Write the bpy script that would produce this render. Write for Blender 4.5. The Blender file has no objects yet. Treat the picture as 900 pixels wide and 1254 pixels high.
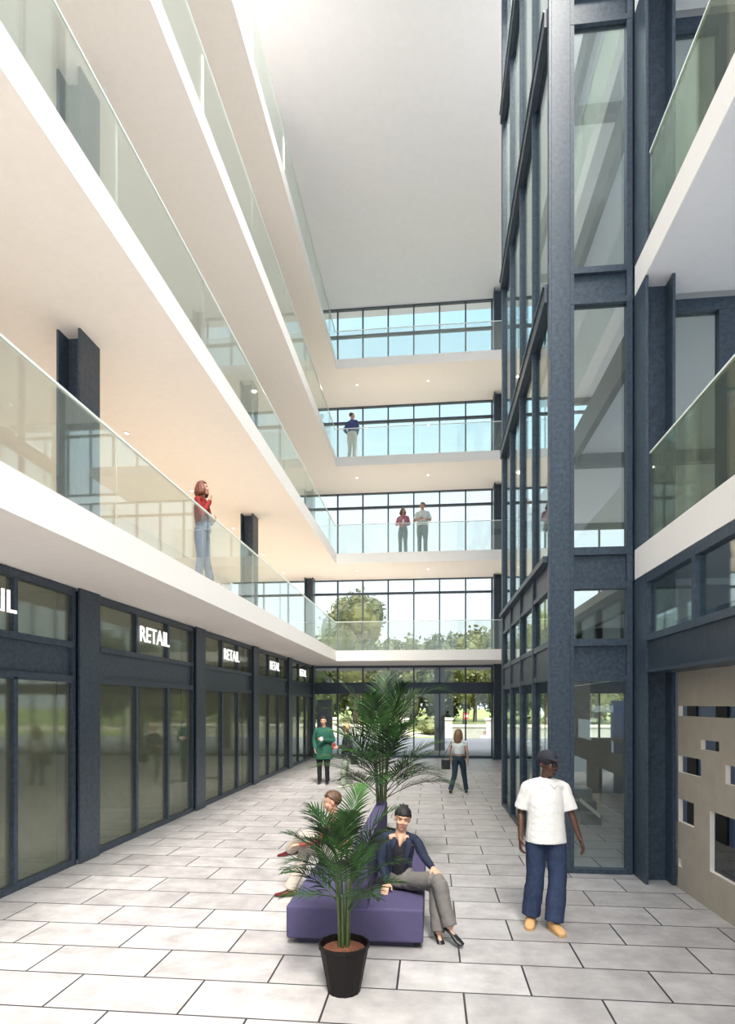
import bpy, math, random
from mathutils import Vector, Matrix, Euler
random.seed(7)
SC = bpy.context.scene
COL = SC.collection
R = math.radians
# ------------------------------------------------------------------ materials
def nmat(name):
    m = bpy.data.materials.new(name); m.use_nodes = True
    nt = m.node_tree; b = nt.nodes['Principled BSDF']
    return m, nt, b
def mat(name, col, rough=.5, metal=0, spec=.5, noise=0, nscale=8, bump=0, bscale=40, col2=None, emit=None, estr=0, trans=0):
    m, nt, b = nmat(name)
    b.inputs['Base Color'].default_value = (*col, 1)
    b.inputs['Roughness'].default_value = rough
    b.inputs['Metallic'].default_value = metal
    b.inputs['Specular IOR Level'].default_value = spec
    tc = nt.nodes.new('ShaderNodeTexCoord')
    if noise or col2:
        n = nt.nodes.new('ShaderNodeTexNoise'); n.inputs['Scale'].default_value = nscale; n.inputs['Detail'].default_value = 6
        n.inputs['Roughness'].default_value = .65
        nt.links.new(tc.outputs['Object'], n.inputs['Vector'])
        r = nt.nodes.new('ShaderNodeValToRGB'); r.color_ramp.elements[0].position = .3; r.color_ramp.elements[1].position = .7
        c2 = col2 if col2 else tuple(min(1, c*(1+noise)) for c in col)
        c1 = col if col2 else tuple(c*(1-noise) for c in col)
        r.color_ramp.elements[0].color = (*c1, 1); r.color_ramp.elements[1].color = (*c2, 1)
        nt.links.new(n.outputs['Fac'], r.inputs['Fac']); nt.links.new(r.outputs['Color'], b.inputs['Base Color'])
    if bump:
        n2 = nt.nodes.new('ShaderNodeTexNoise'); n2.inputs['Scale'].default_value = bscale; n2.inputs['Detail'].default_value = 5
        nt.links.new(tc.outputs['Object'], n2.inputs['Vector'])
        bp = nt.nodes.new('ShaderNodeBump'); bp.inputs['Strength'].default_value = bump; bp.inputs['Distance'].default_value = .01
        nt.links.new(n2.outputs['Fac'], bp.inputs['Height']); nt.links.new(bp.outputs['Normal'], b.inputs['Normal'])
    if emit:
        b.inputs['Emission Color'].default_value = (*emit, 1); b.inputs['Emission Strength'].default_value = estr
    return m
def glass(name, tint, refl=.12, rough=.02, milk=0, milkcol=(.75,.82,.78)):
    m = bpy.data.materials.new(name); m.use_nodes = True; nt = m.node_tree; nt.nodes.clear()
    o = nt.nodes.new('ShaderNodeOutputMaterial'); t = nt.nodes.new('ShaderNodeBsdfTransparent'); g = nt.nodes.new('ShaderNodeBsdfGlossy')
    t.inputs['Color'].default_value = (*tint, 1); g.inputs['Roughness'].default_value = rough; g.inputs['Color'].default_value = (.95,1,.98,1)
    lw = nt.nodes.new('ShaderNodeLayerWeight'); lw.inputs['Blend'].default_value = .35
    mp = nt.nodes.new('ShaderNodeMapRange'); mp.inputs['To Min'].default_value = refl*.45; mp.inputs['To Max'].default_value = min(1, refl*2.6+.12)
    nt.links.new(lw.outputs['Fresnel'], mp.inputs['Value'])
    mx = nt.nodes.new('ShaderNodeMixShader')
    nt.links.new(mp.outputs['Result'], mx.inputs['Fac']); nt.links.new(t.outputs[0], mx.inputs[1]); nt.links.new(g.outputs[0], mx.inputs[2])
    last = mx
    if milk:
        d = nt.nodes.new('ShaderNodeBsdfDiffuse'); d.inputs['Color'].default_value = (*milkcol, 1)
        m2 = nt.nodes.new('ShaderNodeMixShader'); m2.inputs['Fac'].default_value = milk
        nt.links.new(mx.outputs[0], m2.inputs[1]); nt.links.new(d.outputs[0], m2.inputs[2]); last = m2
    nt.links.new(last.outputs[0], o.inputs['Surface'])
    return m
M = {}
M['steel'] = mat('blue_grey_steel', (.021,.034,.053), .42, 0, .5, col2=(.062,.090,.128), nscale=20, bump=.12, bscale=60)
M['steel_dark'] = mat('dark_steel', (.022,.034,.052), .45, col2=(.04,.058,.082), nscale=12)
M['plaster'] = mat('white_plaster', (.90,.87,.845), .75, spec=.2, noise=.02, nscale=20)
M['soffit'] = mat('warm_white_soffit', (.95,.89,.84), .85, spec=.1, noise=.02, nscale=9)
M['ceiling'] = mat('grey_white_ceiling', (.80,.80,.825), .9, spec=.1, noise=.02, nscale=5)
M['railglass'] = glass('rail_glass', (.945,.965,.945), .08, milk=.06, milkcol=(.80,.86,.80))
M['railglass_r'] = glass('olive_rail_glass', (.72,.73,.63), .07, milk=.05, milkcol=(.4,.42,.34))
M['clear'] = glass('clear_glass', (.975,.985,.99), .05)
M['tower'] = glass('tower_glass', (.90,.94,.94), .13)
M['shop'] = glass('shop_glass', (.86,.88,.80), .06, rough=.05, milk=.16, milkcol=(.37,.38,.31))
M['edge'] = mat('polished_glass_edge', (.88,.95,.93), .2)
M['olive'] = mat('olive_plaster', (.25,.26,.18), .8, col2=(.36,.36,.27), nscale=7)
M['panelgrey'] = mat('grey_concrete', (.22,.23,.24), .7, noise=.12, nscale=6)
M['paving'] = mat('terrace_paving', (.14,.14,.152), .7, noise=.06, nscale=2)
M['darkroom'] = mat('dark_wall', (.03,.032,.035), .7)
M['blue'] = mat('blue_panel', (.13,.21,.42), .4)
M['greywall'] = mat('dark_grey_wall', (.09,.095,.09), .5, noise=.1, nscale=5)
M['beige'] = mat('beige_render', (.43,.385,.32), .7, col2=(.36,.32,.265), nscale=3, bump=.1)
M['reveal'] = mat('cream_reveal', (.80,.74,.66), .6)
M['purple'] = mat('purple_fabric', (.072,.062,.130), .85, spec=.25, noise=.08, nscale=30, bump=.15, bscale=300)
M['plinth'] = mat('dark_purple_plinth', (.04,.034,.075), .7)
M['pot'] = mat('black_plastic_pot', (.006,.0045,.0045), .55, spec=.2)
M['soil'] = mat('brown_soil', (.17,.055,.025), .95, col2=(.06,.02,.01), nscale=40, bump=.8, bscale=60)
M['stem'] = mat('palm_stem', (.05,.075,.022), .5, col2=(.02,.032,.010), nscale=20)
M['letters'] = mat('lit_white_letters', (.95,.95,.95), .5, emit=(1,1,1), estr=.35)
M['lamp'] = mat('downlight_lens', (1,1,1), .5, emit=(1,.93,.82), estr=3)
M['trimwhite'] = mat('white_trim_ring', (.85,.83,.8), .4)
M['lawn'] = mat('lawn', (.09,.13,.03), .95, col2=(.20,.23,.07), nscale=.6)
M['road'] = mat('pale_path', (.42,.38,.29), .9, noise=.05, nscale=2)
M['stone'] = mat('pale_stone', (.42,.41,.34), .8, noise=.08, nscale=3)
M['stonedark'] = mat('grey_stone', (.26,.27,.23), .8, noise=.08, nscale=3)
M['bark'] = mat('bark', (.08,.055,.035), .9, noise=.3, nscale=8)
M['white'] = mat('white_paint', (.8,.82,.78), .5)
M['red'] = mat('red_paint', (.5,.05,.04), .4)
def leafmat(name, c1, c2, sc=3):
    m, nt, b = nmat(name)
    n = nt.nodes.new('ShaderNodeTexNoise'); n.inputs['Scale'].default_value = sc; n.inputs['Detail'].default_value = 4
    tc = nt.nodes.new('ShaderNodeTexCoord'); nt.links.new(tc.outputs['Object'], n.inputs['Vector'])
    r = nt.nodes.new('ShaderNodeValToRGB'); r.color_ramp.elements[0].position = .38; r.color_ramp.elements[1].position = .66
    r.color_ramp.elements[0].color = (*c1,1); r.color_ramp.elements[1].color = (*c2,1)
    nt.links.new(n.outputs['Fac'], r.inputs['Fac']); nt.links.new(r.outputs['Color'], b.inputs['Base Color'])
    b.inputs['Roughness'].default_value = .5
    tr = nt.nodes.new('ShaderNodeBsdfTranslucent'); nt.links.new(r.outputs['Color'], tr.inputs['Color'])
    mx = nt.nodes.new('ShaderNodeMixShader'); mx.inputs['Fac'].default_value = .3
    out = nt.nodes['Material Output']
    nt.links.new(b.outputs[0], mx.inputs[1]); nt.links.new(tr.outputs[0], mx.inputs[2]); nt.links.new(mx.outputs[0], out.inputs['Surface'])
    return m
M['palm'] = leafmat('palm_leaf', (.008,.018,.009), (.05,.15,.028), 5)
M['leafA'] = leafmat('olive_green_leaves', (.06,.075,.02), (.15,.16,.05), .5)
M['leafB'] = leafmat('dark_green_leaves', (.022,.036,.012), (.085,.11,.032), .5)
M['leafC'] = leafmat('yellow_green_leaves', (.10,.12,.03), (.23,.24,.08), .5)

def floormat():
    m, nt, b = nmat('stone_paving_tiles')
    tc = nt.nodes.new('ShaderNodeTexCoord'); mp = nt.nodes.new('ShaderNodeMapping')
    mp.inputs['Location'].default_value = (.265+1.02*20, -4.12+.54*40, 0)
    nt.links.new(tc.outputs['Object'], mp.inputs['Vector'])
    br = nt.nodes.new('ShaderNodeTexBrick'); br.offset = .5; br.offset_frequency = 2; br.squash = 1; br.squash_frequency = 1
    br.inputs['Scale'].default_value = 1; br.inputs['Brick Width'].default_value = 1.02; br.inputs['Row Height'].default_value = .54
    br.inputs['Mortar Size'].default_value = .0085; br.inputs['Mortar Smooth'].default_value = .1; br.inputs['Bias'].default_value = 0
    br.inputs['Color1'].default_value = (.80,.80,.80,1); br.inputs['Color2'].default_value = (1,1,1,1); br.inputs['Mortar'].default_value = (1,1,1,1)
    nt.links.new(mp.outputs[0], br.inputs['Vector'])
    n = nt.nodes.new('ShaderNodeTexNoise'); n.inputs['Scale'].default_value = 3.2; n.inputs['Detail'].default_value = 9; n.inputs['Roughness'].default_value = .68
    nt.links.new(tc.outputs['Object'], n.inputs['Vector'])
    r = nt.nodes.new('ShaderNodeValToRGB'); r.color_ramp.elements[0].position = .3; r.color_ramp.elements[1].position = .72
    r.color_ramp.elements[0].color = (.33,.31,.31,1); r.color_ramp.elements[1].color = (.56,.54,.53,1)
    nt.links.new(n.outputs['Fac'], r.inputs['Fac'])
    mu = nt.nodes.new('ShaderNodeMix'); mu.data_type = 'RGBA'; mu.blend_type = 'MULTIPLY'; mu.inputs['Factor'].default_value = 1
    nt.links.new(r.outputs['Color'], mu.inputs['A']); nt.links.new(br.outputs['Color'], mu.inputs['B'])
    mx = nt.nodes.new('ShaderNodeMix'); mx.data_type = 'RGBA'
    nt.links.new(br.outputs['Fac'], mx.inputs['Factor']); nt.links.new(mu.outputs['Result'], mx.inputs['A']); mx.inputs['B'].default_value = (.03,.03,.032,1)
    nt.links.new(mx.outputs['Result'], b.inputs['Base Color'])
    rr = nt.nodes.new('ShaderNodeMapRange'); rr.inputs['To Min'].default_value = .28; rr.inputs['To Max'].default_value = .5
    nt.links.new(n.outputs['Fac'], rr.inputs['Value']); nt.links.new(rr.outputs['Result'], b.inputs['Roughness'])
    bp = nt.nodes.new('ShaderNodeBump'); bp.inputs['Strength'].default_value = .4; bp.inputs['Distance'].default_value = .004; bp.invert = True
    nt.links.new(br.outputs['Fac'], bp.inputs['Height']); nt.links.new(bp.outputs['Normal'], b.inputs['Normal'])
    return m
M['floor'] = floormat()

# ------------------------------------------------------------------ mesh helpers
class MB:
    def __init__(s): s.v = []; s.f = []
    def add(s, v, f):
        n = len(s.v); s.v += [tuple(p) for p in v]; s.f += [tuple(i+n for i in q) for q in f]; return s
    def box(s, x0, x1, y0, y1, z0, z1):
        v = [(x,y,z) for z in (z0,z1) for y in (y0,y1) for x in (x0,x1)]
        return s.add(v, [(0,2,3,1),(4,5,7,6),(0,1,5,4),(2,6,7,3),(0,4,6,2),(1,3,7,5)])
    def prism(s, pts, z0, z1):
        n = len(pts); v = [(x,y,z0) for x,y in pts]+[(x,y,z1) for x,y in pts]
        return s.add(v, [tuple(range(n-1,-1,-1)), tuple(range(n,2*n))]+[(i,(i+1)%n,(i+1)%n+n,i+n) for i in range(n)])
    def lathe(s, prof, c=(0,0,0), n=24):
        v = []; f = []
        for (r,z) in prof:
            for i in range(n):
                a = 2*math.pi*i/n; v.append((c[0]+r*math.cos(a), c[1]+r*math.sin(a), c[2]+z))
        for k in range(len(prof)-1):
            for i in range(n):
                j = (i+1)%n; f.append((k*n+i, k*n+j, (k+1)*n+j, (k+1)*n+i))
        f.append(tuple(range(n-1,-1,-1))); m = (len(prof)-1)*n; f.append(tuple(range(m, m+n)))
        return s.add(v, f)
    def ell(s, c, rx, ry, rz, nu=16, nv=10, rot=None):
        v = []; f = []
        rm = rot if rot else Matrix.Identity(3)
        c = Vector(c)
        v.append(c+rm@Vector((0,0,rz)))
        for j in range(1,nv):
            t = math.pi*j/nv
            for i in range(nu):
                a = 2*math.pi*i/nu
                v.append(c+rm@Vector((rx*math.sin(t)*math.cos(a), ry*math.sin(t)*math.sin(a), rz*math.cos(t))))
        v.append(c+rm@Vector((0,0,-rz)))
        for i in range(nu): f.append((0,1+i,1+(i+1)%nu))
        for j in range(nv-2):
            for i in range(nu):
                a = 1+j*nu+i; b = 1+j*nu+(i+1)%nu; f.append((a,a+nu,b+nu,b))
        L = len(v)-1
        for i in range(nu): f.append((L, 1+(nv-2)*nu+(i+1)%nu, 1+(nv-2)*nu+i))
        return s.add(v, f)
    def loft(s, pts, rad, lat=(1,0,0), sub=4, n=14, cap=True, round_=True):
        """smooth tube; rad entries r or (r_lateral, r_depth)"""
        P = [Vector(p) for p in pts]; Rr = [(r,r) if not isinstance(r,(tuple,list)) else tuple(r) for r in rad]
        Q = []; 
        m = len(P)
        for i in range(m-1):
            p0 = P[max(i-1,0)]; p1 = P[i]; p2 = P[i+1]; p3 = P[min(i+2,m-1)]
            r0 = Rr[max(i-1,0)]; r1 = Rr[i]; r2 = Rr[i+1]; r3 = Rr[min(i+2,m-1)]
            for k in range(sub):
                t = k/sub
                def cr(a,b,c,d): return .5*((2*b)+(-a+c)*t+(2*a-5*b+4*c-d)*t*t+(-a+3*b-3*c+d)*t**3)
                Q.append((cr(p0,p1,p2,p3), (max(.001,cr(r0[0],r1[0],r2[0],r3[0])), max(.001,cr(r0[1],r1[1],r2[1],r3[1])))))
        Q.append((P[-1], Rr[-1]))
        if cap and round_:
            def ends(q, q2):
                d = (q[0]-q2[0]).normalized(); rr = min(q[1]); o = []
                for a in (30,60,85): o.append((q[0]+d*rr*math.sin(R(a))*.85, (q[1][0]*math.cos(R(a)), q[1][1]*math.cos(R(a)))))
                return o
            Q = list(reversed(ends(Q[0],Q[1]))) + Q + ends(Q[-1],Q[-2])
        lat = Vector(lat); v = []; f = []
        for i,(p,r) in enumerate(Q):
            t = (Q[min(i+1,len(Q)-1)][0]-Q[max(i-1,0)][0]).normalized()
            l = lat - t*lat.dot(t)
            if l.length < 1e-4: l = t.orthogonal()
            l.normalize(); d = t.cross(l)
            for k in range(n):
                a = 2*math.pi*k/n; v.append(p+l*r[0]*math.cos(a)+d*r[1]*math.sin(a))
        for i in range(len(Q)-1):
            for k in range(n):
                j = (k+1)%n; f.append((i*n+k, i*n+j, (i+1)*n+j, (i+1)*n+k))
        f.append(tuple(range(n-1,-1,-1))); q = (len(Q)-1)*n; f.append(tuple(range(q,q+n)))
        return s.add(v, f)
    def build(s, name, m, parent=None, smooth=False, bevel=0, seg=2, off=None):
        me = bpy.data.meshes.new(name)
        v = s.v
        if off: v = [(a-off[0], b-off[1], c-off[2]) for a,b,c in v]
        me.from_pydata(v, [], s.f); me.update()
        me.materials.append(M[m] if isinstance(m,str) else m)
        if smooth: me.polygons.foreach_set('use_smooth', [True]*len(me.polygons))
        o = bpy.data.objects.new(name, me); COL.objects.link(o)
        if parent: o.parent = parent
        if off and not parent: o.location = off
        if bevel:
            b = o.modifiers.new('bevel','BEVEL'); b.width = bevel; b.segments = seg; b.limit_method = 'ANGLE'
        return o
def empty(name, loc=(0,0,0), label=None, cat=None, group=None, rz=0, kind=None):
    o = bpy.data.objects.new(name, None); COL.objects.link(o); o.location = loc; o.rotation_euler = (0,0,rz); o.empty_display_size = .2
    return tag(o, label, cat, group, kind)
def tag(o, label=None, cat=None, group=None, kind=None):
    if label: o['label'] = label
    if cat: o['category'] = cat
    if group: o['group'] = group
    if kind: o['kind'] = kind
    return o
def copy_tree(o, parent=None):
    c = o.copy(); COL.objects.link(c)
    if parent: c.parent = parent
    for ch in o.children: copy_tree(ch, c)
    return c
ORD = ['nearest','second nearest','third nearest','fourth nearest','fifth nearest','sixth nearest','farthest']
LV = [4.18, 7.76, 11.32, 14.93]; FA = [.38, .38, .34, .34]; ROOF = 18.7
RV = [4.18, 7.82, 11.46, 15.1]
EX, EY = -3.485, 22.06       # balcony edges
SX, BY = -4.9, 25.0          # shopfront plane, end wall plane
LNAME = ['first','second','third','top']

# ------------------------------------------------------------------ setting
tag(MB().box(-9.2,12.5,-4,25.12,-.25,0).build('floor','floor'), kind='structure')
tag(MB().box(-9.2,12.5,11.5,25.6,ROOF,ROOF+.4).build('ceiling','ceiling'), kind='structure')
w = MB()
w.box(-9.2,-9.0,-4,25,0,3.8)
tag(w.build('wall_left','olive'), kind='structure')
w = MB(); w.box(-8.7,-8.5,-4,25,LV[0]+.0,ROOF)
tag(w.build('wall_left_upper','soffit'), kind='structure')
tag(MB().box(12.3,12.5,8.5,25,0,ROOF).build('wall_right','ceiling'), kind='structure')

# end wall glazing, one window per storey
levels = [0]+LV+[ROOF]
for n in range(5):
    z0 = levels[n]; z1 = (levels[n+1]-(FA[n] if n < 4 else 0))
    root = empty('window_%d' % (n+1), (0,BY,z0), kind='structure')
    fr = MB(); zt = z1-z0
    X0, X1 = -8.4, 12.2
    mw = .028
    k = -4
    while -3.89+1.058*k < X1:
        x = -3.89+1.058*k; fr.box(x-mw, x+mw, -.02, .12, 0, zt); k += 1
    if n == 0:
        fr.box(X0,X1,-.04,.14,0,.10); fr.box(X0,X1,-.03,.13,zt-.09,zt); fr.box(X0,X1,-.10,.14,2.68,3.06)
        fr.box(X0,X1,-.16,.14,2.63,2.68); fr.box(X0,X1,-.16,.14,3.06,3.10)
    else:
        fr.box(X0,X1,-.03,.12,2.58,2.66); fr.box(X0,X1,-.03,.12,0,.06); fr.box(X0,X1,-.03,.12,zt-.04,zt)
    fr.build('window_frame','steel',root)
    MB().box(X0,X1,.045,.055,.02,zt-.02).build('pane','clear',root)

# ------------------------------------------------------------------ balconies on the left with the bridge along the end wall
def rail(root, pts, z, h=1.05, gl='railglass', seg=2.6, e='edge'):
    """glass panels between points (plan), each a child; slim polished cap"""
    for i in range(len(pts)-1):
        a = Vector((*pts[i],0)); b = Vector((*pts[i+1],0)); L = (b-a).length; n = max(1, round(L/seg)); d = (b-a)/L; nn = Vector((-d.y,d.x,0))*.008
        for k in range(n):
            p = a+d*(L*k/n+.006); q = a+d*(L*(k+1)/n-.006)
            MB().prism([(p-nn)[:2],(q-nn)[:2],(q+nn)[:2],(p+nn)[:2]], z, z+h).build('glass_panel', gl, root)
        nn2 = nn*1.6
        MB().prism([(a-nn2)[:2],(b-nn2)[:2],(b+nn2)[:2],(a+nn2)[:2]], z+h, z+h+.022).build('handrail', e, root)
XB = 6.0
for n in range(4):
    z = LV[n]; f = FA[n]
    root = empty('balcony', (EX, EY, z), '%s floor-up balcony: L-shaped white slab with glass balustrade, along the left side and across the far glazed wall' % LNAME[n].replace('top','topmost') , 'balcony', 'white balconies around the atrium')
    root['label'] = ['lowest','second lowest','third lowest','topmost'][n] + ' white L-shaped balcony with glass balustrade round the left and far sides'
    def loc(m): 
        m.v = [(a-EX,b-EY,c-z) for a,b,c in m.v]; return m
    # plaster fascia strip and warm soffit
    loc(MB().prism([(EX-.015,-4),(EX,-4),(EX,EY),(XB,EY),(XB,EY+.015),(EX-.015,EY+.015)], z-f, z)).build('fascia','plaster',root)
    yb = BY-.03
    loc(MB().prism([(-8.5,-4),(EX-.015,-4),(EX-.015,EY+.015),(XB,EY+.015),(XB,yb),(-8.5,yb)], z-f, z-.002)).build('slab','soffit',root)
    tmp = []
    before = set(bpy.data.objects)
    rail(root, [(EX-.05,-3.9),(EX-.05,EY+.05),(2.72 if n<4 else XB,EY+.05)], z)
    for o in set(bpy.data.objects)-before: o.data.transform(Matrix.Translation((-EX,-EY,-z)))
    if n == 3:
        pass
# recessed downlights (with their lamps)
def downlight(x, y, z, label, group, power=22):
    root = empty('downlight', (x,y,z), label, 'light', group)
    MB().lathe([(.058,-.004),(.060,-.012),(.042,-.014),(.042,-.004)]).build('trim_ring','trimwhite',root, True)
    MB().lathe([(.001,-.006),(.041,-.006),(.041,-.009),(.001,-.010)]).build('lens','lamp',root)
    L = bpy.data.lights.new('lamp','SPOT'); L.energy = power; L.color = (1,.84,.62); L.spot_size = R(150); L.spot_blend = .8; L.shadow_soft_size = .05
    o = bpy.data.objects.new('lamp', L); COL.objects.link(o); o.parent = root; o.location = (0,0,-.03)
zc = LV[1]-FA[1]
for i,y in enumerate([10.99,14.12,17.25,20.4,23.3]):
    downlight(-5.78, y, zc, '%s recessed downlight under the second lowest balcony on the left' % ORD[i], 'downlights under the left balcony', 75)
for n,nm in ((3,'topmost'),(2,'third lowest'),(1,'second lowest')):
    for i,x in enumerate((-2.86,-.12)):
        downlight(x, 23.25, LV[n]-FA[n], '%s recessed downlight under the far bridge of the %s balcony' % (('left','right')[i], nm), 'downlights under the far bridges', 75)

# ------------------------------------------------------------------ steel columns
def hcol_mesh(z):
    m = MB(); t = .035
    m.box(.14,.175,-.25,.25,0,z); m.box(-.175,-.14,-.25,.25,0,z); m.box(-.14,.14,-.02,.02,0,z)
    return m
protos = {}
def hcol(x, y, z0, z1, label, group=None):
    h = round(z1-z0,3)
    if h not in protos:
        root = empty('steel_column', (x,y,z0))
        m = hcol_mesh(h); MB().box(.14,.175,-.25,.25,0,h).build('flange','steel',root,bevel=.003,seg=1)
        MB().box(-.175,-.14,-.25,.25,0,h).build('flange','steel',root,bevel=.003,seg=1)
        MB().box(-.14,.14,-.02,.02,0,h).build('web','steel',root)
        protos[h] = root
    else:
        root = copy_tree(protos[h]); root.location = (x,y,z0)
    tag(root, label, 'column', group); return root
ycols = [3.95, 8.1, 12.25, 16.3, 20.4, 24.6]
for i,y in enumerate(ycols):
    hcol(-4.975, y, 0, LV[0]-FA[0], '%s dark steel column between the ground floor shopfronts' % ['nearest (just outside the picture)','nearest visible','second visible','third visible','fourth visible','farthest'][i], 'shopfront columns')
for n in range(4):
    zt = (LV[n+1]-FA[n+1]) if n < 3 else ROOF
    for i,y in enumerate((8.1,16.2,24.5)):
        hcol(-4.975, y, LV[n], zt, '%s dark steel H column standing on the %s balcony behind the glass' % (('nearest','middle','farthest')[i], ['lowest','second lowest','third lowest','topmost'][n]), 'columns on the left balconies')
for n in range(5):
    z0 = ([0]+LV)[n]; zt = ([l-f for l,f in zip(LV,FA)]+[ROOF])[n]
    hcol(2.65, 24.55, z0, zt, 'dark steel column in front of the far glazed wall, %s storey' % ['ground','second','third','fourth','top'][n], 'columns at the right of the far glazed wall')

# ------------------------------------------------------------------ shopfronts on the left
def shopfront(y0, y1, label):
    root = empty('shopfront', (SX, y0, 0), label, 'shopfront', 'glazed shopfronts along the left side')
    W = y1-y0; H = LV[0]-FA[0]
    fr = MB(); t = .05
    fr.box(-t,t,0,.07,0,H-.01); fr.box(-t,t,W-.07,W,0,H-.01)
    ms = [W*.335, W*.667]
    for y in ms: fr.box(-t,t,y-.035,y+.035,.08,2.52); fr.box(-t,t,y-.035,y+.035,3.04,H-.1)
    fr.box(-t,t,.07,W-.07,0,.08); fr.box(-t,t,.07,W-.07,H-.11,H-.01)
    fr.box(-t,t,.07,W-.07,2.50,2.59); fr.box(-t-.01,t+.01,.07,W-.07,2.97,3.05)
    fr.build('frame','steel',root)
    MB().box(-.03,.01,.07,W-.07,2.59,2.97).build('spandrel_beam','steel',root)
    ed = [.07]+ms+[W-.07]
    for i in range(3):
        a = ed[i]+(.035 if i else 0); b = ed[i+1]-(.035 if i<2 else 0)
        MB().box(-.008,.008,a,b,.08,2.50).build('door_pane','shop',root)
        MB().box(-.008,.008,a,b,3.05,H-.11).build('transom_pane','shop',root)
    return root
bays = [(4.22,7.83),(8.37,11.98),(12.52,16.03),(16.57,20.13),(20.67,24.33)]
nb = ['nearest','second nearest','middle','fourth','farthest']
for i,(a,b) in enumerate(bays):
    shopfront(a, b, '%s glazed shopfront of three dark framed panes with transom lights, on the left' % nb[i])
shopfront(.1, 3.68, 'shopfront bay just left of the camera, outside the picture')
for i,y in enumerate([3.95]+[8.1,12.25,16.3,20.4]):
    o = MB().box(-9.0,-5.16,y-.06,y+.06,0,3.79).build('wall_partition','olive'); tag(o, kind='structure')
def text_mesh(s, size, ext, off=0):
    c = bpy.data.curves.new('t','FONT'); c.body = s; c.size = size; c.extrude = ext; c.offset = off; c.align_x = 'CENTER'; c.align_y = 'CENTER'; c.resolution_u = 3
    o = bpy.data.objects.new('t', c); COL.objects.link(o)
    dg = bpy.context.evaluated_depsgraph_get(); me = bpy.data.meshes.new_from_object(o.evaluated_get(dg)); bpy.data.objects.remove(o); return me
tm = text_mesh('RETAIL', .37, .008, .002); tm.materials.clear(); tm.materials.append(M['letters'])
for i,(a,b) in enumerate(bays):
    o = bpy.data.objects.new('retail_sign', tm); COL.objects.link(o)
    o.location = (SX+.075, (a+b)/2+.0, 3.37); o.rotation_euler = (R(90),0,R(90))
    tag(o, 'white block letters RETAIL in the transom of the %s shopfront' % nb[i], 'sign', 'RETAIL signs above the shopfronts')
# goods-like panels seen inside the shops: pinned notices on the rear walls
for i,(y,z) in enumerate([(7.2,1.5),(10.7,1.6),(11.2,1.3),(11.3,1.7)]):
    tag(MB().box(-8.99,-8.96,y-.12,y+.12,z-.1,z+.1).build('notice_board','greywall'), ['small dark notice on the rear wall of the nearest shop','leftmost small dark notice inside the second shop','lower right small dark notice inside the second shop','upper right small dark notice inside the second shop'][i], 'notice')

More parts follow.
